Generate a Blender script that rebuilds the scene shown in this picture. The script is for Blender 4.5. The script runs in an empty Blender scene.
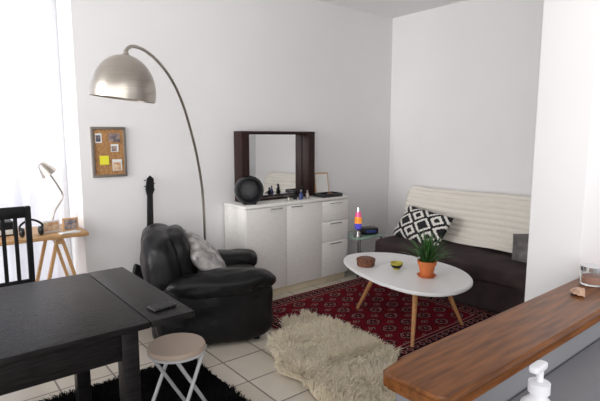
import bpy, bmesh, math, random
import numpy as np
from mathutils import Vector, Matrix, noise
random.seed(4)
scn=bpy.context.scene
try:
    scn.view_settings.view_transform='Standard'
except Exception: pass

# ------------------------------------------------------------ materials
def mat(name,col,rough=.6,metal=0,spec=.5,var=0,vscale=20,vstretch=(1,1,1),bump=0,bscale=60,coat=0,trans=0,emis=None,sub=0,alpha=1,col2=None):
    m=bpy.data.materials.new(name); m.use_nodes=True
    nt=m.node_tree; b=nt.nodes['Principled BSDF']
    b.inputs['Base Color'].default_value=(*col,1)
    b.inputs['Roughness'].default_value=rough
    b.inputs['Metallic'].default_value=metal
    b.inputs['Specular IOR Level'].default_value=spec
    b.inputs['Coat Weight'].default_value=coat
    b.inputs['Coat Roughness'].default_value=.12
    b.inputs['Transmission Weight'].default_value=trans
    if emis:
        b.inputs['Emission Color'].default_value=(*emis[0],1); b.inputs['Emission Strength'].default_value=emis[1]
    tc=nt.nodes.new('ShaderNodeTexCoord'); mp=nt.nodes.new('ShaderNodeMapping')
    nt.links.new(tc.outputs['Object'],mp.inputs['Vector']); mp.inputs['Scale'].default_value=vstretch
    if var or col2:
        n=nt.nodes.new('ShaderNodeTexNoise'); n.inputs['Scale'].default_value=vscale; n.inputs['Detail'].default_value=6
        nt.links.new(mp.outputs[0],n.inputs['Vector'])
        r=nt.nodes.new('ShaderNodeValToRGB')
        c2=col2 if col2 else tuple(c*(1+var) for c in col)
        c1=col if col2 else tuple(c*(1-var) for c in col)
        r.color_ramp.elements[0].position=.35; r.color_ramp.elements[1].position=.65
        r.color_ramp.elements[0].color=(*c1,1); r.color_ramp.elements[1].color=(*c2,1)
        nt.links.new(n.outputs['Fac'],r.inputs[0]); nt.links.new(r.outputs[0],b.inputs['Base Color'])
    if bump:
        n2=nt.nodes.new('ShaderNodeTexNoise'); n2.inputs['Scale'].default_value=bscale; n2.inputs['Detail'].default_value=4
        nt.links.new(mp.outputs[0],n2.inputs['Vector'])
        bp=nt.nodes.new('ShaderNodeBump'); bp.inputs['Strength'].default_value=bump; bp.inputs['Distance'].default_value=.01
        nt.links.new(n2.outputs['Fac'],bp.inputs['Height']); nt.links.new(bp.outputs[0],b.inputs['Normal'])
    return m

M={}
M['wall']=mat('plaster_white',(.85,.84,.845),.9,var=.012,vscale=1.5,bump=.05,bscale=90)
M['ceil']=mat('ceiling_paint',(.88,.87,.87),.95,bump=.03)
M['trim']=mat('cream_trim',(.76,.67,.50),.6,var=.04,vscale=6)
M['white']=mat('white_lacquer',(.84,.84,.84),.35)
M['matw']=mat('white_matte',(.8,.8,.78),.7)
M['ash']=mat('white_ash_wood',(.82,.80,.77),.5,var=.05,vscale=10,vstretch=(1.5,1.5,14),bump=.08)
M['black']=mat('black_paint',(.006,.006,.007),.45,spec=.3)
M['blacks']=mat('black_satin_plastic',(.010,.010,.012),.25)
M['bwood']=mat('black_brown_wood',(.0045,.0045,.005),.30,spec=.18,col2=(.018,.016,.016),vscale=8,vstretch=(1.2,22,22),bump=.3,bscale=10)
M['leather']=mat('black_leather',(.005,.005,.006),.38,spec=.28,var=.2,vscale=12,bump=.3,bscale=35)
M['brown']=mat('dark_wenge_wood',(.026,.011,.009),.45,spec=.25,var=.3,vscale=12,vstretch=(1,1,12))
M['counter']=mat('varnished_counter_wood',(.11,.036,.009),.32,spec=.3,col2=(.25,.090,.024),vscale=5,vstretch=(1.2,12,12),bump=.05,coat=.06)
M['oak']=mat('light_oak',(.52,.25,.10),.45,var=.15,vscale=10,vstretch=(6,6,1))
M['pine']=mat('pine_wood',(.58,.34,.15),.5,var=.1,vscale=8,vstretch=(2,10,10))
M['nickel']=mat('brushed_nickel',(.50,.46,.41),.30,metal=1,var=.08,vscale=6,vstretch=(1,1,40))
M['chrome']=mat('chrome',(.7,.7,.72),.15,metal=1)
M['mirror']=mat('mirror_silver',(.92,.93,.93),.01,metal=1)
M['sofa']=mat('dark_taupe_cover',(.048,.034,.034),.9,spec=.2,var=.2,vscale=5,bump=.4,bscale=14)
M['throw']=mat('cream_throw',(.80,.76,.69),.9,bump=.3,bscale=120)
M['grey']=mat('silver_grey_fabric',(.18,.165,.16),.45,col2=(.60,.57,.56),vscale=13,bump=.5,bscale=25)
M['dgrey']=mat('dark_satin_fabric',(.06,.05,.05),.35,col2=(.25,.23,.23),vscale=5,bump=.5,bscale=15)
M['terra']=mat('terracotta',(.66,.18,.05),.7,var=.08,vscale=20)
M['soil']=mat('soil',(.05,.03,.02),.95,bump=.6)
M['leaf']=mat('aloe_leaf',(.035,.12,.020),.4,var=.45,vscale=30)
M['red']=mat('rug_red_wool',(.16,.006,.014),.95,spec=.1,var=.2,vscale=25,bump=.4,bscale=200)
M['redd']=mat('rug_dark_wool',(.022,.005,.010),.95,spec=.1,bump=.4,bscale=200)
M['cream']=mat('rug_cream_wool',(.38,.20,.18),.95,spec=.1,bump=.4,bscale=200)
M['fur']=mat('sheep_wool',(.93,.84,.66),.9,var=.04,vscale=9)
M['furb']=mat('sheep_hide',(.82,.70,.52),.9)
M['shag']=mat('black_shag',(.005,.005,.0055),.95,spec=.1)
M['seat']=mat('beige_vinyl',(.45,.35,.28),.5,bump=.1)
M['tubew']=mat('grey_tube_enamel',(.55,.56,.58),.3)
M['cork']=mat('cork',(.42,.22,.09),.9,var=.25,vscale=60,bump=.4,bscale=100)
M['corkf']=mat('grey_wood_frame',(.18,.155,.135),.6)
M['pw']=mat('paper_white',(.8,.8,.78),.8)
M['py']=mat('paper_yellow',(.85,.80,.05),.8)
M['pb']=mat('photo_dark',(.06,.07,.11),.4,col2=(.45,.32,.26),vscale=25)
M['po']=mat('photo_warm',(.55,.25,.12),.4,col2=(.8,.7,.5),vscale=25)
M['wick']=mat('woven_wicker',(.06,.016,.010),.6,col2=(.28,.11,.05),vscale=70,bump=.8,bscale=120)
M['yel']=mat('yellow_glaze',(.48,.42,.05),.3)
M['lava1']=mat('lava_glass_pink',(.9,.12,.35),.15,emis=((.9,.1,.35),.3))
M['lava2']=mat('lava_wax_orange',(.95,.35,.05),.2,emis=((1,.3,.03),.4))
M['lava3']=mat('lava_blue_glass',(.15,.12,.75),.15,emis=((.1,.1,.8),.2))
M['glassg']=mat('green_glass',(.42,.62,.50),.08,trans=.4)
M['glass']=mat('clear_glass',(.9,.93,.92),.03,trans=.9)
M['shell']=mat('shell',(.55,.35,.24),.4,var=.3,vscale=60)
M['plast']=mat('white_bottle_plastic',(.76,.77,.81),.3)
M['kwall']=mat('kitchen_grey_wall',(.26,.26,.28),.85,var=.05,vscale=3)
M['sblue']=mat('blue_glass_small',(.04,.06,.2),.2)
M['dkgrey']=mat('speaker_mesh_grey',(.06,.06,.065),.5,bump=.4,bscale=250)
M['pwht']=mat('cushion_white',(.78,.76,.72),.9); M['pblk']=mat('cushion_black',(.010,.010,.012),.9)
def tile_mat():
    m=bpy.data.materials.new('ceramic_floor_tiles'); m.use_nodes=True; nt=m.node_tree; b=nt.nodes['Principled BSDF']
    tc=nt.nodes.new('ShaderNodeTexCoord'); br=nt.nodes.new('ShaderNodeTexBrick')
    mp=nt.nodes.new('ShaderNodeMapping'); mp.inputs['Location'].default_value=(.05,.12,0)
    nt.links.new(tc.outputs['Object'],mp.inputs[0]); nt.links.new(mp.outputs[0],br.inputs['Vector'])
    br.offset=0; br.inputs['Scale'].default_value=1; br.inputs['Brick Width'].default_value=.31; br.inputs['Row Height'].default_value=.31
    br.inputs['Mortar Size'].default_value=.0055; br.inputs['Mortar Smooth'].default_value=.1
    br.inputs['Color1'].default_value=(.71,.65,.56,1); br.inputs['Color2'].default_value=(.65,.59,.50,1); br.inputs['Mortar'].default_value=(.22,.19,.16,1)
    n=nt.nodes.new('ShaderNodeTexNoise'); n.inputs['Scale'].default_value=7; nt.links.new(mp.outputs[0],n.inputs['Vector'])
    mx=nt.nodes.new('ShaderNodeMixRGB'); mx.blend_type='MULTIPLY'; mx.inputs[0].default_value=.12
    nt.links.new(br.outputs['Color'],mx.inputs[1]); nt.links.new(n.outputs['Fac'],mx.inputs[2]); nt.links.new(mx.outputs[0],b.inputs['Base Color'])
    bp=nt.nodes.new('ShaderNodeBump'); bp.inputs['Strength'].default_value=.4; bp.inputs['Distance'].default_value=.003; bp.invert=True
    nt.links.new(br.outputs['Fac'],bp.inputs['Height']); nt.links.new(bp.outputs[0],b.inputs['Normal'])
    b.inputs['Roughness'].default_value=.28
    return m
M['tile']=tile_mat()
def sheer():
    m=bpy.data.materials.new('sheer_curtain'); m.use_nodes=True; nt=m.node_tree; nt.nodes.clear()
    o=nt.nodes.new('ShaderNodeOutputMaterial'); d=nt.nodes.new('ShaderNodeBsdfDiffuse'); t=nt.nodes.new('ShaderNodeBsdfTranslucent')
    tr=nt.nodes.new('ShaderNodeBsdfTransparent'); a=nt.nodes.new('ShaderNodeMixShader'); b=nt.nodes.new('ShaderNodeMixShader')
    d.inputs[0].default_value=(.82,.83,.88,1); t.inputs[0].default_value=(.74,.76,.84,1)
    a.inputs[0].default_value=.35; b.inputs[0].default_value=.08
    nt.links.new(d.outputs[0],a.inputs[1]); nt.links.new(t.outputs[0],a.inputs[2]); nt.links.new(a.outputs[0],b.inputs[1]); nt.links.new(tr.outputs[0],b.inputs[2]); nt.links.new(b.outputs[0],o.inputs[0])
    return m
M['sheer']=sheer()

# ------------------------------------------------------------ mesh helpers
def obj(name,verts,faces,m,smooth=False,parent=None,mi=None):
    me=bpy.data.meshes.new(name); me.from_pydata([tuple(v) for v in verts],[],faces); me.update()
    ms=m if isinstance(m,(list,tuple)) else [m]
    for k in ms: me.materials.append(M[k])
    if mi is not None: me.polygons.foreach_set('material_index',mi)
    if smooth: me.polygons.foreach_set('use_smooth',[True]*len(me.polygons))
    o=bpy.data.objects.new(name,me); scn.collection.objects.link(o)
    if parent: o.parent=parent
    return o
def frombm(name,bm,m,smooth,parent):
    bmesh.ops.recalc_face_normals(bm,faces=bm.faces)
    me=bpy.data.meshes.new(name); bm.to_mesh(me); bm.free(); me.materials.append(M[m])
    if smooth:
        me.polygons.foreach_set('use_smooth',[True]*len(me.polygons))
        try: me.set_sharp_from_angle(angle=math.radians(50))
        except Exception: pass
    o=bpy.data.objects.new(name,me); scn.collection.objects.link(o)
    if parent: o.parent=parent
    return o
def group(name,loc=(0,0,0),rz=0):
    e=bpy.data.objects.new(name,None); e.empty_display_size=.1; scn.collection.objects.link(e); e.location=loc; e.rotation_euler=(0,0,rz); return e
def box(name,lo,hi,m,bev=.004,parent=None,seg=2,mtx=None):
    bm=bmesh.new(); bmesh.ops.create_cube(bm,size=1)
    for v in bm.verts:
        v.co=Vector([(lo[i]+hi[i])/2+v.co[i]*(hi[i]-lo[i]) for i in range(3)])
    if bev>0: bmesh.ops.bevel(bm,geom=list(bm.edges),offset=bev,segments=seg,affect='EDGES',profile=.5)
    if mtx is not None: bm.transform(mtx)
    return frombm(name,bm,m,bev>0,parent)
def beam(name,p,q,w,d,m,bev=.003,parent=None,up=Vector((0,0,1)),taper=1):
    p=Vector(p);q=Vector(q);z=(q-p).normalized()
    if abs(z.dot(up))>.99: up=Vector((0,1,0))
    x=up.cross(z).normalized(); y=z.cross(x)
    bm=bmesh.new(); bmesh.ops.create_cube(bm,size=1); L=(q-p).length
    for v in bm.verts:
        s=taper if v.co.z<0 else 1
        v.co=p+x*v.co.x*w*s+y*v.co.y*d*s+z*(v.co.z+.5)*L
    if bev>0: bmesh.ops.bevel(bm,geom=list(bm.edges),offset=bev,segments=2,affect='EDGES')
    return frombm(name,bm,m,True,parent)
def tube(name,pts,r,m,parent=None,n=12,cap=True):
    pts=[Vector(p) for p in pts]; rs=r if isinstance(r,(list,tuple)) else [r]*len(pts)
    V=[];Fc=[]
    t0=(pts[1]-pts[0]).normalized(); a=Vector((0,0,1)) if abs(t0.z)<.9 else Vector((1,0,0)); nx=t0.cross(a).normalized()
    for i,p in enumerate(pts):
        t=((pts[min(i+1,len(pts)-1)]-pts[max(i-1,0)])).normalized()
        nx=(nx-t*nx.dot(t)).normalized(); ny=t.cross(nx)
        for k in range(n):
            an=2*math.pi*k/n; V.append(p+(nx*math.cos(an)+ny*math.sin(an))*rs[i])
    for i in range(len(pts)-1):
        for k in range(n):
            Fc.append((i*n+k,i*n+(k+1)%n,(i+1)*n+(k+1)%n,(i+1)*n+k))
    if cap: Fc.append(tuple(range(n-1,-1,-1))); Fc.append(tuple((len(pts)-1)*n+k for k in range(n)))
    o=obj(name,V,Fc,m,True,parent)
    try: o.data.set_sharp_from_angle(angle=math.radians(60))
    except Exception: pass
    return o
def catmull(P,n=10,closed=False):
    P=[Vector(p) for p in P]; out=[]; N=len(P)
    for i in range(N if closed else N-1):
        if closed: a,b,c,d=P[(i-1)%N],P[i],P[(i+1)%N],P[(i+2)%N]
        else: a,b,c,d=P[max(i-1,0)],P[i],P[i+1],P[min(i+2,N-1)]
        for k in range(n):
            t=k/n; out.append(.5*((2*b)+(c-a)*t+(2*a-5*b+4*c-d)*t*t+(3*b-a-3*c+d)*t**3))
    if not closed: out.append(P[-1])
    return out
def lathe(name,prof,m,parent=None,n=36,loc=(0,0,0),mtx=None):
    V=[];Fc=[]
    for r,z in prof:
        for k in range(n):
            a=2*math.pi*k/n; V.append(Vector((r*math.cos(a),r*math.sin(a),z)))
    for i in range(len(prof)-1):
        for k in range(n): Fc.append((i*n+k,i*n+(k+1)%n,(i+1)*n+(k+1)%n,(i+1)*n+k))
    if prof[0][0]>1e-4: Fc.append(tuple(range(n-1,-1,-1)))
    if prof[-1][0]>1e-4: Fc.append(tuple((len(prof)-1)*n+k for k in range(n)))
    if mtx is not None: V=[mtx@v for v in V]
    V=[v+Vector(loc) for v in V]
    o=obj(name,V,Fc,m,True,parent)
    bm=bmesh.new(); bm.from_mesh(o.data); bmesh.ops.remove_doubles(bm,verts=bm.verts,dist=1e-5); bmesh.ops.recalc_face_normals(bm,faces=bm.faces); bm.to_mesh(o.data); bm.free()
    try: o.data.set_sharp_from_angle(angle=math.radians(45))
    except Exception: pass
    return o
def puff(name,c,s,m,p=4,parent=None,cuts=14,wr=0,wf=6,mtx=None,fn=None,seed=0):
    bm=bmesh.new(); bmesh.ops.create_cube(bm,size=2); bmesh.ops.subdivide_edges(bm,edges=bm.edges[:],cuts=cuts,use_grid_fill=True)
    for v in bm.verts:
        q=v.co; l=(abs(q.x)**p+abs(q.y)**p+abs(q.z)**p)**(1/p); d=q/l
        v.co=Vector((d.x*s[0]/2,d.y*s[1]/2,d.z*s[2]/2))
        if fn: v.co=fn(v.co)
        if wr:
            nn=noise.noise(v.co*wf+Vector((seed,0,0)))+.5*noise.noise(v.co*wf*2.3+Vector((0,seed,3)))
            v.co+=d.normalized()*nn*wr
    if mtx is not None: bm.transform(mtx)
    for v in bm.verts: v.co+=Vector(c)
    bmesh.ops.recalc_face_normals(bm,faces=bm.faces)
    me=bpy.data.meshes.new(name); bm.to_mesh(me); bm.free(); me.materials.append(M[m]); me.polygons.foreach_set('use_smooth',[True]*len(me.polygons))
    o=bpy.data.objects.new(name,me); scn.collection.objects.link(o)
    if parent: o.parent=parent
    return o
def extr(name,out,z0,z1,m,parent=None,bev=.006,mtx=None):
    bm=bmesh.new(); vs=[bm.verts.new((p[0],p[1],z0)) for p in out]; f=bm.faces.new(vs)
    r=bmesh.ops.extrude_face_region(bm,geom=[f]); 
    for v in r['geom']:
        if isinstance(v,bmesh.types.BMVert): v.co.z=z1
    es=[e for e in bm.edges if abs(e.verts[0].co.z-e.verts[1].co.z)<1e-6]
    if bev: bmesh.ops.bevel(bm,geom=es,offset=bev,segments=3,affect='EDGES')
    if mtx is not None: bm.transform(mtx)
    return frombm(name,bm,m,True,parent)
def cushion(name,size,th,mats,patfn,mtx,n=36,wr=.006,sy=None):
    V=[];Fc=[];mi=[]; sy=sy or size
    def prof(u,v):
        a=max(0,1-abs(u)**2.6)*max(0,1-abs(v)**2.6); return a**.45
    for side in (1,-1):
        for i in range(n+1):
            for j in range(n+1):
                u=-1+2*i/n; v=-1+2*j/n
                k=1-.07*(1-abs(u*v)**1.5)*( (abs(u)**6+abs(v)**6)/2)
                x=u*size/2*k; y=v*sy/2*k
                z=side*th/2*prof(u,v)+wr*noise.noise(Vector((u*2.5,v*2.5,side*3+size*7)))*(1-max(abs(u),abs(v)))*2
                V.append(mtx@Vector((x,y,z)))
    N=(n+1)**2
    for s in (0,1):
        for i in range(n):
            for j in range(n):
                q=[s*N+i*(n+1)+j,s*N+(i+1)*(n+1)+j,s*N+(i+1)*(n+1)+j+1,s*N+i*(n+1)+j+1]
                Fc.append(q if s==0 else q[::-1]); mi.append(patfn((i+.5)/n,(j+.5)/n) if patfn else 0)
    o=obj(name,V,Fc,mats,True,None,mi)
    bm=bmesh.new(); bm.from_mesh(o.data); bmesh.ops.remove_doubles(bm,verts=bm.verts,dist=1e-5); bm.to_mesh(o.data); bm.free()
    return o
def inpoly(x,y,P):
    c=False; j=len(P)-1
    for i in range(len(P)):
        if (P[i][1]>y)!=(P[j][1]>y) and x<(P[j][0]-P[i][0])*(y-P[i][1])/(P[j][1]-P[i][1])+P[i][0]: c=not c
        j=i
    return c
def furmesh(P,n,L,w,z0,lean,seed=0,clump=0):
    rnd=random.Random(seed); xs=[p[0] for p in P]; ys=[p[1] for p in P]; V=[];Fc=[]
    cnt=0; cx=sum(xs)/len(xs); cy=sum(ys)/len(ys)
    cs=[(rnd.uniform(min(xs),max(xs)),rnd.uniform(min(ys),max(ys))) for _ in range(clump)]
    grid={}
    for c_ in cs: grid.setdefault((int(c_[0]/.08),int(c_[1]/.08)),[]).append(c_)
    while cnt<n:
        x=rnd.uniform(min(xs),max(xs)); y=rnd.uniform(min(ys),max(ys))
        if not inpoly(x,y,P): continue
        cnt+=1
        nz=Vector((noise.noise(Vector((x*5,y*5,seed))),noise.noise(Vector((x*5,y*5,seed+9))),0))*2.2
        out=Vector((x-cx,y-cy,0))*.5
        d=(nz+out+Vector((rnd.gauss(0,.35),rnd.gauss(0,.35),0)))*lean
        l=L*rnd.uniform(.6,1.25); ww=w*rnd.uniform(.6,1.3); a0=rnd.uniform(0,6.28); b=len(V)
        pull=Vector((0,0,0))
        if clump:
            gx,gy=int(x/.08),int(y/.08); best=None;bd=1
            for ii in (-1,0,1):
                for jj in (-1,0,1):
                    for c_ in grid.get((gx+ii,gy+jj),[]):
                        q=(c_[0]-x)**2+(c_[1]-y)**2
                        if q<bd: bd=q;best=c_
            if best: pull=Vector((best[0]-x,best[1]-y,0))*.8
        cur=Vector((rnd.gauss(0,.2),rnd.gauss(0,.2),0))*l
        for t,r in ((0,1),(.45,1.0),(.8,.6)):
            c=Vector((x,y,z0))+d*l*t*t*1.1+pull*t*t+Vector((0,0,l*(t-.45*t*t*min(1.4,d.length))))+cur*math.sin(t*4)*.5
            for k in range(3):
                a=a0+k*2.094; V.append(c+Vector((math.cos(a),math.sin(a),.2*math.sin(a)))*ww*r*.5)
        V.append(Vector((x,y,z0))+d*l*1.1+pull+Vector((0,0,max(.003,l*(1-.45*min(1.4,d.length)))))+cur*.2)
        for s in (0,1):
            for k in range(3): Fc.append((b+s*3+k,b+s*3+(k+1)%3,b+(s+1)*3+(k+1)%3,b+(s+1)*3+k))
        for k in range(3): Fc.append((b+6+k,b+6+(k+1)%3,b+9))
    return V,Fc

# ------------------------------------------------------------ room
XR=4.60; YB=3.92; ZC=2.90
box('floor',(-2.2,-1.6,-.1),(XR+.2,4.6,0),'tile',0)
box('ceiling',(-2.2,-.4,ZC),(XR+.2,4.6,ZC+.12),'ceil',0)
wb=group('wall_back')
box('main',(1.0,YB,0),(XR,4.5,ZC),'wall',0,wb)
box('lintel',(-.9,4.0,2.72),(1.0,4.5,ZC),'wall',0,wb)
box('pier',(-2.2,YB,0),(-.9,4.5,ZC),'wall',0,wb)
box('wall_right',(XR,.0,0),(XR+.2,4.5,ZC),'wall',0)
box('wall_partition',(1.846,.67,0),(XR,.862,ZC),'wall',.004)
box('wall_bar',(.81,.50,0),(2.6,.655,.955),'kwall',.003)
tr=group('baseboard_back')
box('board',(1.05,YB-.014,0),(XR-.001,YB-.0005,.075),'trim',.003,tr)
tr2=group('baseboard_right'); box('board',(XR-.014,.9,0),(XR-.0005,YB-.016,.075),'trim',.003,tr2)
w=group('window_1')
for nm,a,b in (('jamb_left',(-.9,4.36,0),(-.84,4.44,2.72)),('jamb_right',(.94,4.36,0),(1.0,4.44,2.72)),('head',(-.84,4.36,2.64),(.94,4.44,2.72)),
   ('sill',(-.84,4.36,0),(.94,4.44,.22)),('mullion',(.0,4.37,.22),(.10,4.43,2.64)),('casement_right',(.58,4.37,.22),(.64,4.43,2.64)),('rail_low',(-.84,4.385,.95),(.94,4.415,1.0)),('rail_high',(-.84,4.385,1.95),(.94,4.415,2.0))):
    box(nm,a,b,'white',.003,w)
V=[];Fc=[]; nx=160;nz=10
for i in range(nx+1):
    x=-.86+1.80*i/nx
    for j in range(nz+1):
        z=.04+2.64*j/nz; amp=.018*(1.15-.4*j/nz)
        V.append((x,4.29+amp*math.sin(x*52+.8*math.sin(x*9))+.004*math.sin(z*3+x*7),z))
for i in range(nx):
    for j in range(nz): a=i*(nz+1)+j; Fc.append((a,a+nz+1,a+nz+2,a+1))
cu=group('curtain'); obj('sheer_panel',V,Fc,'sheer',True,cu)
tube('rod',[(-.9,4.29,2.69),(1.0,4.29,2.69)],.01,'chrome',cu)

# ------------------------------------------------------------ sideboard
sb=group('sideboard')
x0,x1,yf,yb,H=2.24,3.51,3.53,3.90,.885
box('carcass',(x0,yf+.02,.07),(x1,yb,H-.025),'ash',.003,sb)
box('plinth',(x0+.01,yf+.035,0),(x1-.01,yb-.01,.07),'trim',.002,sb)
box('top',(x0-.004,yf-.004,H-.025),(x1+.004,yb,H),'ash',.003,sb)
sp=[x0+.003,x0+.455,x0+.905,x1-.003]
for k in (0,1):
    box('door_%d'%(k+1),(sp[k]+.002,yf,.075),(sp[k+1]-.002,yf+.018,H-.03),'ash',.002,sb)
    hx=sp[k]+.33 if k==0 else sp[k]+.12
    box('handle_%d'%(k+1),(hx-.07,yf-.014,H-.05),(hx+.07,yf-.001,H-.04),'chrome',.002,sb)
zz=[.075,.435,.645,H-.03]
for k in range(3):
    box('drawer_%d'%(k+1),(sp[2]+.002,yf,zz[k]+.002),(sp[3]-.002,yf+.018,zz[k+1]-.002),'ash',.002,sb)
    box('drawer_handle_%d'%(k+1),(sp[2]+.10,yf-.014,zz[k+1]-.028),(sp[3]-.10,yf-.001,zz[k+1]-.018),'chrome',.002,sb)
mr=group('wall_mirror')
mx0,mx1,my0,my1,mz0,mz1=2.36,3.25,3.77,3.905,H+.001,1.55
box('side_left',(mx0,my0,mz0),(mx0+.085,my1,mz1),'brown',.002,mr)
box('side_right',(mx1-.085,my0,mz0),(mx1,my1,mz1),'brown',.002,mr)
box('top_rail',(mx0+.085,my0,mz1-.022),(mx1-.085,my1,mz1),'brown',.002,mr)
box('shelf',(mx0+.085,my0,mz0),(mx1-.085,my1,mz0+.022),'brown',.002,mr)
box('back_panel',(mx0+.085,my1-.02,mz0+.022),(mx1-.085,my1,mz1-.022),'brown',0,mr)
box('glass',(mx0+.09,my1-.026,mz0+.03),(mx1-.09,my1-.021,mz1-.03),'mirror',0,mr)
sp_=group('round_speaker',(2.36,3.655,H+.001),math.radians(-20))
R90=Matrix.Rotation(math.pi/2,4,'X')
lathe('ring',[(.10,-.055),(.122,-.05),(.132,-.02),(.132,.03),(.122,.05),(.108,.05),(.100,.03),(.092,-.03),(.0,-.035)],'blacks',sp_,48,(0,0,.13),R90)
lathe('cone',[(.0,-.005),(.045,-.002),(.088,-.028)],'dkgrey',sp_,40,(0,0,.13),R90)
box('foot',(-.06,-.05,0),(.06,.05,.014),'blacks',.004,sp_)
for i,(x,y,h,mm) in enumerate([(2.90,3.66,.085,'black'),(2.95,3.63,.10,'sblue'),(3.0,3.68,.12,'black'),(3.04,3.64,.09,'nickel'),(2.80,3.63,.05,'nickel')]):
    g=group('perfume_bottle' if i%2 else 'figurine',(x,y,H+.001))
    lathe('body',[(.0,0),(.018,.0),(.021,h*.3),(.014,h*.6),(.006,h*.68),(.006,h*.75)],mm,g,20)
    lathe('cap',[(.006,h*.74),(.011,h*.78),(.012,h*.92),(.0,h)],'chrome' if i%2 else 'black',g,20)
g=group('jewellery_tray',(3.32,3.64,H+.001))
box('base',(-.13,-.085,0),(.13,.085,.012),'blacks',.003,g)
for nm,a,b in (('rim_1',(-.13,-.085,.01),(.13,-.075,.035)),('rim_2',(-.13,.075,.01),(.13,.085,.035)),('rim_3',(-.13,-.075,.01),(-.12,.075,.035)),('rim_4',(.12,-.075,.01),(.13,.075,.035))): box(nm,a,b,'blacks',.002,g)
lathe('trinket',[(.0,.012),(.03,.012),(.034,.03),(.0,.045)],'wick',g,20,(.03,.0,0))
g=group('photo_frame',(3.40,3.82,H+.001),math.radians(-8))
T=Matrix.Rotation(math.radians(-10),4,'X')
box('frame',(-.09,-.008,0),(.09,.008,.23),'pine',.003,g,mtx=T)
box('picture',(-.076,-.0105,.014),(.076,-.0085,.216),'pw',0,g,mtx=T)
box('prop',(-.015,.03,0),(.015,.04,.12),'pine',.001,g)

# ------------------------------------------------------------ corkboard
g=group('cork_board',(1.085,YB-.001,1.18))
box('frame_bottom',(0,-.022,0),(.265,0,.02),'corkf',.002,g); box('frame_top',(0,-.022,.375),(.265,0,.395),'corkf',.002,g)
box('frame_left',(0,-.022,.02),(.02,0,.375),'corkf',.002,g); box('frame_right',(.245,-.022,.02),(.265,0,.375),'corkf',.002,g)
box('cork',(.02,-.012,.02),(.245,-.002,.375),'cork',0,g)
for i,(x,z,w_,h_,mm) in enumerate([(.03,.27,.05,.075,'pw'),(.035,.28,.035,.05,'pb'),(.13,.28,.09,.065,'pb'),(.145,.20,.06,.06,'pw'),(.15,.205,.04,.04,'pb'),(.055,.10,.07,.07,'py'),(.15,.05,.075,.09,'pw'),(.155,.055,.06,.06,'po')]):
    box('note_%d'%(i+1),(x,-.0135-.0008*i,z),(x+w_,-.013-.0008*i,z+h_),mm,0,g)

# ------------------------------------------------------------ guitar against wall
g=group('bass_guitar')
Gm=Matrix.Translation((1.44,3.80,.008))@Matrix.Rotation(math.radians(3.5),4,'Y')@Matrix.Rotation(math.radians(86),4,'X')
body=[(p.x,p.y) for p in catmull([(0,0,0),(.11,.02,0),(.165,.10,0),(.145,.20,0),(.115,.27,0),(.135,.35,0),(.11,.43,0),(.05,.41,0),(0,.40,0),(-.05,.41,0),(-.12,.45,0),(-.14,.36,0),(-.115,.27,0),(-.15,.19,0),(-.165,.10,0),(-.11,.02,0)],6,True)]
extr('body',body,0,.042,'blacks',g,.008,Gm)
extr('pickguard',[(p[0]*.6+.02,p[1]*.55+.10) for p in body],.042,.045,'black',g,0,Gm)
extr('neck',[(-.030,.38),(.030,.38),(.022,1.02),(-.022,1.02)],.030,.056,'black',g,.004,Gm)
extr('headstock',[(-.022,1.01),(.022,1.01),(.038,1.05),(.034,1.15),(.005,1.175),(-.022,1.15),(-.034,1.06)],.026,.044,'black',g,.003,Gm)
box('bridge',(-.045,.10,.045),(.045,.135,.056),'chrome',.002,g,mtx=Gm)
for k in range(4):
    tube('string_%d'%k,[Gm@Vector((-.016+.0107*k,.12,.060)),Gm@Vector((-.012+.008*k,1.03,.058))],.0006,'blacks',g,6)
    sd=-1 if k%2 else 1
    tube('peg_%d'%k,[Gm@Vector((sd*.030,1.06+.025*k,.034)),Gm@Vector((sd*.046,1.06+.025*k,.034))],.004,'blacks',g,8)

# ------------------------------------------------------------ arc floor lamp
g=group('arc_floor_lamp')
bx,by=1.88,3.64; dx,dy=-.725,-.688
prof=[(-.05,.03),(-.05,.5),(-.03,.9),(.015,1.13),(.10,1.34),(.20,1.51),(.33,1.69),(.47,1.825),(.62,1.92),(.80,1.99),(.98,2.025),(1.12,2.025),(1.20,2.00),(1.245,1.955)]
pts=catmull([(bx+dx*s,by+dy*s,z) for s,z in prof],8)
tube('arc_pole',pts,.011,'nickel',g,12)
lathe('base',[(.0,0),(.15,0),(.155,.006),(.155,.026),(.15,.03),(.02,.032),(.014,.06)],'nickel',g,48,(bx-dx*.05,by-dy*.05,.001))
sx,sy=bx+dx*1.25-.017,by+dy*1.25
Tt=Matrix.Rotation(math.radians(7),4,Vector((.62,.77,0)))
R_=.180; pr=[(.0,.235)]
for k in range(1,19):
    t=k/18*math.radians(98); pr.append((R_*math.sin(t),.235-.215+.215*math.cos(t)))
inner=[(r*.985,z-.002) for r,z in pr[::-1]]
lathe('shade',pr+inner,'nickel',g,64,(sx,sy,1.722),Tt)
lathe('shade_cap',[(.0,.25),(.014,.25),(.016,.24),(.03,.232),(.0,.228)],'nickel',g,24,(sx,sy,1.722),Tt)
lathe('bulb',[(.0,.03),(.03,.045),(.04,.08),(.03,.12),(.015,.15),(.015,.225),(0,.226)],'matw',g,24,(sx,sy,1.722),Tt)

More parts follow.
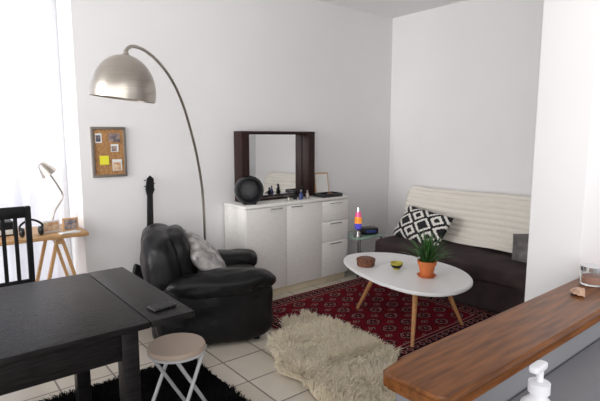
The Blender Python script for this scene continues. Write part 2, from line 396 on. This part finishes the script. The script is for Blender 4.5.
# ------------------------------------------------------------ armchair (local: faces +X)
g=group('armchair',(1.70,3.28,.0),math.radians(-22))
A=lambda x:Matrix.Rotation(math.radians(x),4,'Y')
puff('base',(0.0,0,.17),(.82,.76,.27),'leather',8,g,12,.006)
puff('seat_cushion',(.10,0,.36),(.66,.54,.20),'leather',4,g,14,.012,7)
puff('back',(-.30,0,.48),(.28,.78,.70),'leather',3.4,g,18,.018,6,A(-10))
puff('back_pillow',(-.19,0,.61),(.20,.58,.44),'leather',3.0,g,16,.018,7,A(-12))
for s in (-1,1):
    puff('arm_%s'%('near' if s<0 else 'far'),(.04,s*.32,.27),(.84,.22,.50),'leather',4.5,g,16,.014,6,seed=s*5)
    puff('arm_roll_%s'%('near' if s<0 else 'far'),(.07,s*.32,.45),(.84,.26,.18),'leather',2.8,g,16,.018,7,seed=s*3)
for sx_ in (-.33,.34):
    for sy_ in (-.31,.31): lathe('foot_%d%d'%(sx_>0,sy_>0),[(.0,0),(.025,0),(.03,.06),(0,.06)],'black',g,16,(sx_,sy_,0))
Mx=Matrix.Translation((1.69,3.22,.575))@Matrix.Rotation(math.radians(-34),4,'Z')@Matrix.Rotation(math.radians(50),4,'Y')@Matrix.Rotation(math.radians(28),4,'Z')
cushion('grey_cushion',.42,.15,['grey'],None,Mx,wr=.02)

# ------------------------------------------------------------ Persian rug
rx0,rx1,ry0,ry1=2.10,3.72,1.93,3.44; c=.009
nxr=int((rx1-rx0)/c); nyr=int((ry1-ry0)/c); V=[];Fc=[];mi=[]
for i in range(nxr+1):
    for j in range(nyr+1): V.append((rx0+i*c,ry0+j*c,.009+.0012*noise.noise(Vector((i*.03,j*.03,0)))))
def rugpat(x,y,Wd,Hd):
    e=min(x,y,Wd-x,Hd-y)
    if e<.012: return 1
    along = y if min(x,Wd-x)<min(y,Hd-y) else x
    if e<.03: return 0
    if e<.04: return 2
    if e<.11:
        u=(along%.07)/.07-.5; v=(e-.075)/.035
        d=abs(u)*2+abs(v)
        return 2 if .55<d<.8 else (1 if d<.3 else (0 if d<.55 else 1))
    if e<.12: return 2
    if e<.145: return 1 if int(along/.018)%2 else 0
    if e<.152: return 2
    px,py=.219,.172
    u=((x-.152)/px)%1-.5; v=((y-.152)/py)%1-.5
    ax_,ay=abs(u),abs(v)
    d=max(ax_*1.35,ay*1.25,(ax_+ay)*1.0)
    if d<.10: return 2 if (u*v>0) else 1
    if d<.30: 
        if .25<d: return 1
        return (2 if (ax_>.09 and ay>.07 and d<.24 and u*v<0) else (1 if u*v>0 else 0))
    if d<.36: return 2
    if d<.44: return 1
    if d<.47: return 0
    u2=((x-.152)/px+.5)%1-.5; v2=((y-.152)/py+.5)%1-.5; d2=abs(u2)+abs(v2)
    if d2<.07: return 2
    if d2<.14: return 1
    if d2<.18: return 2
    if abs(u)>.485 or abs(v)>.48: return 1
    return 0
Wd,Hd=nxr*c,nyr*c
for i in range(nxr):
    for j in range(nyr):
        a=i*(nyr+1)+j; Fc.append((a,a+nyr+1,a+nyr+2,a+1)); mi.append(rugpat((i+.5)*c,(j+.5)*c,Wd,Hd))
g=group('persian_rug')
obj('pile',V,Fc,['red','redd','cream'],False,g,mi)
box('backing',(rx0,ry0,0),(rx0+Wd,ry0+Hd,.0075),'redd',0,g)
V=[];Fc=[]
for k in range(150):
    for xe,sg in ((rx0,-1),(rx0+Wd,1)):
        y=ry0+Hd*(k+.5)/150; b=len(V); l=.045+random.uniform(-.01,.01); o_=random.uniform(-.004,.004)
        V+= [(xe,y-.003,.006),(xe,y+.003,.006),(xe+sg*l,y+.002+o_,.003),(xe+sg*l,y-.002+o_,.003)]; Fc.append((b,b+1,b+2,b+3))
obj('fringe',V,Fc,'cream',False,g)

# ------------------------------------------------------------ sheepskin
P=[(1.90,2.66),(2.06,2.74),(2.20,2.90),(2.32,2.86),(2.42,2.93),(2.43,2.73),(2.54,2.55),(2.45,2.40),(2.46,2.15),(2.40,1.94),(2.24,1.86),(2.10,1.68),(1.92,1.60),(1.72,1.70),(1.68,1.92),(1.74,2.12),(1.70,2.32),(1.82,2.50)]
P2=[(p.x,p.y) for p in catmull([(a,b,0) for a,b in P],5,True)]
g=group('sheepskin_rug')
extr('hide',P2,.0105,.022,'furb',g,.002)
V,Fc=furmesh(P2,26000,.075,.007,.018,.55,3,800)
obj('wool',V,Fc,'fur',True,g)
P=[(-.25,1.35),(1.33,1.35),(1.36,1.40),(1.36,2.84),(1.32,2.88),(-.25,2.88)]
g=group('shag_rug')
extr('backing',P,.0005,.012,'shag',g,.002)
V,Fc=furmesh([(.3,1.9),(1.36,1.9),(1.36,2.88),(.3,2.88)],15000,.030,.006,.010,.6,8)
obj('pile',V,Fc,'shag',True,g)

# ------------------------------------------------------------ coffee table
g=group('coffee_table')
P=[(3.00,3.04,0),(3.24,3.02,0),(3.43,2.83,0),(3.49,2.52,0),(3.45,2.20,0),(3.32,1.98,0),(3.11,1.84,0),(2.88,1.82,0),(2.71,1.91,0),(2.63,2.12,0),(2.67,2.45,0),(2.79,2.82,0)]
out=[(p.x,p.y) for p in catmull(P,8,True)]
extr('top',out,.397,.422,'white',g,.008)
box('brace',(2.90,2.1,.375),(3.22,2.75,.3975),'oak',.004,g)
for i,(a,b) in enumerate([((3.00,2.65,.385),(2.91,2.80,.013)),((3.17,2.13,.385),(3.30,2.02,.013)),((2.86,2.15,.385),(2.655,2.01,.013)),]):
    tube('leg_%d'%(i+1),[a,b],[.022,.012],'oak',g,20)
TZ=.4235
g=group('wicker_box',(2.89,2.69,TZ))
lathe('body',[(.0,0),(.068,0),(.075,.012),(.075,.042),(.0,.042)],'wick',g,32)
lathe('lid',[(.078,.043),(.08,.05),(.078,.062),(.06,.07),(.0,.073)],'wick',g,32)
g=group('yellow_bowl',(3.01,2.46,TZ))
lathe('bowl',[(.0,0),(.025,0),(.028,.006),(.045,.03),(.053,.055),(.050,.056),(.042,.034),(.024,.012),(.0,.011)],'yel',g,36)
lathe('band',[(.0285,.0075),(.0475,.0305),(.0500,.040),(.0455,.031),(.0280,.008)],'black',g,36)
g=group('potted_aloe',(3.03,2.18,TZ))
lathe('saucer',[(.0,0),(.062,0),(.075,.014),(.070,.014),(.058,.005),(.0,.005)],'terra',g,40)
lathe('pot',[(.0,.006),(.048,.006),(.064,.095),(.071,.095),(.074,.126),(.066,.126),(.062,.10),(.0,.10)],'terra',g,40)
lathe('soil',[(.0,.112),(.063,.110)],'soil',g,24)
V=[];Fc=[];rn=random.Random(5)
for k in range(95):
    a=rn.uniform(0,6.283); el=rn.uniform(.5,1.55); L=rn.uniform(.16,.28); dr=Vector((math.cos(a),math.sin(a),0)); sd=Vector((-dr.y,dr.x,0)); b=len(V)
    base=dr*rn.uniform(.0,.035)+Vector((0,0,.108)); wv=rn.uniform(.008,.013)
    for s in range(7):
        t=s/6; e=el-t*t*.2*(1.5-el/1.5); p=base+dr*math.cos(e)*L*t+Vector((0,0,math.sin(e)*L*t)); ww=wv*(1-t)**.6
        V+=[p+sd*ww,p-Vector((0,0,.3*ww)),p-sd*ww,p+Vector((0,0,.25*ww))]
    for s in range(6):
        for q in range(4): Fc.append((b+s*4+q,b+s*4+(q+1)%4,b+s*4+4+(q+1)%4,b+s*4+4+q))
obj('leaves',V,Fc,'leaf',True,g)

# ------------------------------------------------------------ glass side table + lava lamp + radio
g=group('glass_side_table')
gx0,gx1,gy0,gy1=3.56,3.98,3.42,3.80
box('glass_top',(gx0,gy0,.42),(gx1,gy1,.43),'glassg',.002,g)
box('glass_shelf',(gx0+.02,gy0+.02,.17),(gx1-.02,gy1-.02,.177),'glassg',.002,g)
for i,(x,y) in enumerate([(gx0+.03,gy0+.04),(gx1-.03,gy0+.04),(gx0+.03,gy1-.03),(gx1-.03,gy1-.03)]): tube('leg_%d'%(i+1),[(x,y,.0),(x,y,.419)],.011,'chrome',g)
g=group('lava_lamp',(3.65,3.52,.431))
lathe('base',[(.0,0),(.045,0),(.047,.01),(.026,.06),(.032,.09),(.0,.09)],'chrome',g,32)
lathe('vessel_low',[(.0,.09),(.032,.09),(.038,.13),(.039,.15),(.0,.15)],'lava3',g,32)
lathe('vessel_mid',[(.0,.15),(.039,.15),(.038,.20),(.035,.22),(0,.22)],'lava2',g,32)
lathe('vessel_high',[(.0,.22),(.035,.22),(.025,.275),(0,.275)],'lava1',g,32)
lathe('cap',[(.0,.275),(.025,.275),(.018,.32),(.0,.325)],'chrome',g,32)
g=group('clock_radio',(3.86,3.56,.431),math.radians(-25))
puff('body',(0,0,.04),(.20,.13,.08),'blacks',5,g,10)
box('display',(-.06,-.068,.025),(.06,-.064,.055),'sblue',.001,g)
lathe('knob',[(.0,.07),(.02,.07),(.02,.09),(.0,.092)],'nickel',g,20,(.05,0,0))

# ------------------------------------------------------------ sofa
g=group('sofa')
sy0,sy1=1.50,3.39
puff('base_cover',(4.13,(sy0+sy1)/2,.165),(.84,sy1-sy0,.31),'sofa',14,g,20,.006,5)
puff('seat_mattress',(4.12,(sy0+sy1)/2,.345),(.88,sy1-sy0+.03,.17),'sofa',7,g,24,.012,4)
puff('backrest',(4.42,(sy0+sy1)/2,.60),(.17,sy1-sy0,.56),'sofa',7,g,18,.008,4,A(10))
prf=catmull([(4.17,0,.445),(4.25,0,.47),(4.295,0,.56),(4.325,0,.70),(4.36,0,.84),(4.41,0,.905),(4.48,0,.905),(4.535,0,.83),(4.55,0,.62)],16)
V=[];Fc=[];ny=60; L=0
for i,p in enumerate(prf):
    if i: L+=(p-prf[i-1]).length
    t=(prf[min(i+1,len(prf)-1)]-prf[max(i-1,0)]).normalized(); nrm=Vector((-t.z,0,t.x))
    for j in range(ny+1):
        v=j/ny; y=1.52+(3.42-1.52)*v
        rib=.016*abs(math.sin(L*math.pi/.055))+.016*noise.noise(Vector((L*2.5,y*2.2,1)))
        q=p+nrm*(rib+.006); yy=y+ (.03*noise.noise(Vector((L*4,v*3,7))) if j in(0,ny) else 0)
        V.append((q.x,yy,q.z+.025*noise.noise(Vector((y*1.3,0,4)))))
for i in range(len(prf)-1):
    for j in range(ny): a=i*(ny+1)+j; Fc.append((a,a+1,a+ny+2,a+ny+1))
th=obj('white_throw',V,Fc,'throw',True,g)
md=th.modifiers.new('s','SOLIDIFY'); md.thickness=.006
def ikat(u,v):
    a=(v*2.5)%1; b=(u*2.0)%1
    aa=abs(a-.5)*2; bb=abs(b-.5)*2
    bb=int(bb*9)/9
    d=aa+bb
    if d<.28: return 0
    if d<.62: return 1
    if d<1.0: return 0
    if d<1.30: return 1
    return 0
def cpose(x,y,z,rz,tilt,roll): return Matrix.Translation((x,y,z))@Matrix.Rotation(math.radians(rz),4,'Z')@Matrix.Rotation(math.radians(tilt),4,'Y')@Matrix.Rotation(math.radians(roll),4,'Z')
cushion('patterned_cushion',.38,.14,['pblk','pwht'],ikat,cpose(4.08,3.02,.565,-8,-56,-5),72,sy=.66)
cushion('satin_cushion',.32,.13,['dgrey'],None,cpose(4.10,1.88,.52,10,-58,8),36,.02)

# ------------------------------------------------------------ dark dining table with leaf
g=group('dining_table')
box('top',(-.75,1.83,.725),(.697,2.74,.752),'bwood',.003,g)
box('leaf',(.701,1.83,.725),(.895,2.74,.752),'bwood',.003,g)
box('apron_near',(-.70,1.875,.60),(.60,1.90,.724),'bwood',.002,g)
box('apron_far',(-.70,2.66,.60),(.60,2.685,.724),'bwood',.002,g)
box('apron_end',(.62,1.92,.60),(.645,2.64,.724),'bwood',.002,g)
for i,(x,y) in enumerate([(.59,1.86),(.59,2.63),(-.70,1.86),(-.70,2.63)]): box('leg_%d'%(i+1),(x,y,0.013 if x>0 else .001),(x+.068,y+.068,.724),'bwood',.003,g)
box('leaf_runner_1',(.60,2.02,.69),(.87,2.06,.7245),'bwood',.002,g)
box('leaf_runner_2',(.60,2.50,.69),(.87,2.54,.7245),'bwood',.002,g)
g=group('phone',(.80,1.955,.7525),math.radians(8))
box('body',(-.055,-.035,0),(.055,.035,.012),'blacks',.005,g,3); box('screen',(-.045,-.028,.0118),(.045,.028,.0125),'black',0,g)

# ------------------------------------------------------------ stool
g=group('folding_stool',(.965,2.19,.0),math.radians(25))
lathe('seat',[(.0,.425),(.135,.425),(.144,.432),(.145,.445),(.140,.455),(.12,.459),(.0,.460)],'seat',g,48)
lathe('seat_rim',[(.13,.415),(.144,.418),(.146,.431),(.13,.431)],'tubew',g,48)
z0=.022
for s,(a,b) in enumerate([(-1,1),(1,-1)]):
    yy=.10 if s else .085
    pts=catmull([(a*.09,-yy,.42),(a*.085,-yy,.40),(b*.14,-yy,.06),(b*.155,-yy*.9,z0+.011),(b*.155,yy*.9,z0+.011),(b*.14,yy,.06),(a*.085,yy,.40),(a*.09,yy,.42)],6)
    tube('leg_frame_%d'%(s+1),pts,.0095,'tubew',g,12)

# ------------------------------------------------------------ desk, chair, items
g=group('trestle_desk')
DZ=.79
box('top',(-.55,3.74,DZ-.028),(.985,4.24,DZ),'pine',.003,g)
for k,xc in enumerate((-.25,.80)):
    beam('beam_%d'%k,(xc,3.80,DZ-.055),(xc,4.20,DZ-.055),.045,.045,'pine',.003,g)
    for j,yy in enumerate((3.83,4.17)):
        for s in (-1,1): beam('leg_%d%d%d'%(k,j,s),(xc+s*.20,yy,.0),(xc+s*.02,yy,DZ-.06),.035,.022,'pine',.003,g)
        box('cross_%d%d'%(k,j),(xc-.11,yy-.012,.32),(xc+.11,yy+.012,.355),'pine',.002,g)
g=group('dining_chair',(.32,3.34,0))
for sx_ in (-.20,.20):
    beam('back_post_%d'%(sx_>0),(sx_,-.0,0),(sx_,-.05,1.08),.032,.032,'black',.004,g)
    beam('front_leg_%d'%(sx_>0),(sx_,.38,0),(sx_,.38,.43),.034,.034,'black',.004,g)
    box('side_rail_%d'%(sx_>0),(sx_-.012,.02,.36),(sx_+.012,.37,.41),'black',.002,g)
box('seat',(-.225,-.02,.43),(.225,.41,.46),'black',.008,g)
box('top_rail',(-.185,-.062,1.01),(.185,-.038,1.08),'black',.004,g)
box('low_rail',(-.185,-.045,.58),(.185,-.022,.62),'black',.004,g)
for k in range(5): beam('slat_%d'%k,(-.13+.065*k,-.033,.61),(-.13+.065*k,-.05,1.02),.022,.012,'black',.002,g)
g=group('desk_lamp',(.80,4.05,DZ+.001))
lathe('base',[(.0,0),(.06,0),(.06,.012),(.02,.02),(.0,.02)],'white',g,32)
tube('arm',catmull([(0,0,.015),(.02,0,.12),(.09,.01,.24),(.06,0,.33),(.0,0,.44)],8),.007,'nickel',g)
lathe('shade',[(.018,.07),(.03,.06),(.045,.02),(.062,-.03),(.06,-.031),(.042,.018),(.015,.06)],'nickel',g,36,(-.01,0,.45),Matrix.Rotation(math.radians(-35),4,'Y'))
for i,(x,y,rz,w_,h_,fm,pm) in enumerate([(.89,3.86,-4,.11,.10,'pine','pb'),(.76,3.88,10,.13,.09,'white','po')]):
    g=group('photo_frame',(x,y,DZ+.001),math.radians(rz)); T=Matrix.Rotation(math.radians(-12),4,'X')
    box('frame',(-w_/2,-.006,0),(w_/2,.006,h_),fm,.002,g,mtx=T); box('picture',(-w_/2+.012,-.0085,.012),(w_/2-.012,-.0065,h_-.012),pm,0,g,mtx=T)
    box('prop',(-.01,.02,0),(.01,.028,h_*.7),fm,.001,g)
g=group('headphones',(.62,3.83,DZ+.001))
tube('band',catmull([(-.06,0,.03),(-.07,0,.08),(0,0,.12),(.07,0,.08),(.06,0,.03)],6),.008,'blacks',g)
puff('ear_left',(-.06,0,.034),(.035,.07,.066),'blacks',3,g,6); puff('ear_right',(.06,0,.034),(.035,.07,.066),'blacks',3,g,6)
g=group('desk_organizer',(.42,4.02,DZ+.001))
box('drawer_unit',(-.11,-.08,0),(.11,.08,.10),'black',.004,g); box('front',(-.10,-.084,.01),(.10,-.081,.045),'pw',.001,g)
lathe('pen_cup',[(.0,.101),(.03,.101),(.032,.18),(.028,.18),(.026,.11),(0,.11)],'brown',g,24,(-.03,0,0))
for k in range(4): tube('pen_%d'%k,[(-.03+.01*k-.015,0,.115),(-.03+.02*k-.03,.01,.24)],.004,['sblue','red','black','yel'][k],g,8)
g=group('paper_stack',(.86,3.795,DZ+.001),.1)
for k in range(4): box('sheet_%d'%k,(-.07,-.04,.002*k),(.07,.03,.002*k+.0015),'pw',0,g,mtx=Matrix.Rotation(k*.08,4,'Z'))

# ------------------------------------------------------------ bar counter and its objects
out=[(.765,.655),(.745,.635),(.745,.505),(.77,.482),(2.6,.482),(2.6,.667),(.85,.667)]
g=group('bar_counter'); extr('wood_top',out,.962,1.0,'counter',g,.009)
g=group('kitchen_worktop'); box('top',(.55,-.25,.87),(2.6,.495,.90),'kwall',.004,g); box('cabinet',(.60,-.20,.0),(2.6,.49,.869),'matw',.004,g)
g=group('soap_dispenser',(.815,.345,.901))
lathe('bottle',[(.0,0),(.029,0),(.032,.006),(.032,.11),(.028,.135),(.014,.15),(.014,.158),(.0,.158)],'plast',g,40)
lathe('collar',[(.0,.158),(.018,.158),(.018,.176),(.006,.178),(.006,.20),(.0,.20)],'plast',g,30)
puff('nozzle',(-.008,0,.206),(.045,.018,.014),'plast',4,g,6)
g=group('seashell',(1.62,.585,1.001),.4)
V=[];Fc=[]
for i in range(13):
    for j in range(29):
        t=i/12; a=math.pi*j/28; r=.035*t*(1+.07*math.cos(14*a)); V.append((r*math.cos(a)*1.05,r*math.sin(a)*1.1-.016,.001+.016*math.sin(math.pi*min(1,t*.92))*(.7+.3*math.sin(a))))
for i in range(12):
    for j in range(28): a=i*29+j; Fc.append((a,a+1,a+30,a+29))
o=obj('valve',V,Fc,'shell',True,g); md=o.modifiers.new('s','SOLIDIFY'); md.thickness=.002
g=group('glass_jar',(1.765,.60,1.001))
lathe('jar',[(.0,0),(.034,0),(.036,.005),(.036,.05),(.033,.05),(.032,.006),(.0,.006)],'glass',g,32)
lathe('lid',[(.0,.05),(.038,.05),(.038,.064),(.0,.066)],'chrome',g,32)
lathe('contents',[(.0,.007),(.030,.007),(.030,.03),(.0,.032)],'terra',g,24)

# ------------------------------------------------------------ lights
wd=bpy.data.worlds.new('daylight'); scn.world=wd; wd.use_nodes=True
bg=wd.node_tree.nodes['Background']; bg.inputs[0].default_value=(1,.99,.995,1); bg.inputs[1].default_value=1.0
def area(name,loc,rot,sx,sy,en,col=(1,1,1)):
    l=bpy.data.lights.new(name,'AREA'); l.shape='RECTANGLE'; l.size=sx; l.size_y=sy; l.energy=en; l.color=col
    o=bpy.data.objects.new(name,l); scn.collection.objects.link(o); o.location=loc; o.rotation_euler=rot; return o
area('window_daylight',(.05,4.75,1.5),(math.radians(-90),0,0),1.9,2.7,38,(.95,.97,1))
lfill=area('left_fill_light',(-2.1,3.0,1.75),(0,0,0),1.5,1.9,24,(1,.99,.98))  # added off-camera fill that brightens the right wall; no window built there
lfill.rotation_euler=Vector((1,.03,.02)).to_track_quat('-Z','Y').to_euler(); lfill.data.spread=math.radians(75)
l=bpy.data.lights.new('hazy_sun','SUN'); l.energy=1.65; l.angle=math.radians(65); l.color=(1,.985,.975)
o=bpy.data.objects.new('hazy_sun',l); scn.collection.objects.link(o); o.location=(-3,-2,3)
o.rotation_euler=Vector((.60,.80,-.02)).to_track_quat('-Z','Y').to_euler()

# ------------------------------------------------------------ camera
f=477.4; pitch=math.radians(7.63); yaw=math.radians(51.01)
F=Vector((math.cos(yaw)*math.cos(pitch),math.sin(yaw)*math.cos(pitch),-math.sin(pitch))); R=Vector((math.sin(yaw),-math.cos(yaw),0)); U=R.cross(F)
cd=bpy.data.cameras.new('camera'); cam=bpy.data.objects.new('camera',cd); scn.collection.objects.link(cam)
cd.sensor_width=36; cd.lens=f/600*36; cd.clip_start=.02
cam.matrix_world=Matrix(((R.x,U.x,-F.x,0),(R.y,U.y,-F.y,0),(R.z,U.z,-F.z,1.5),(0,0,0,1)))
scn.camera=cam
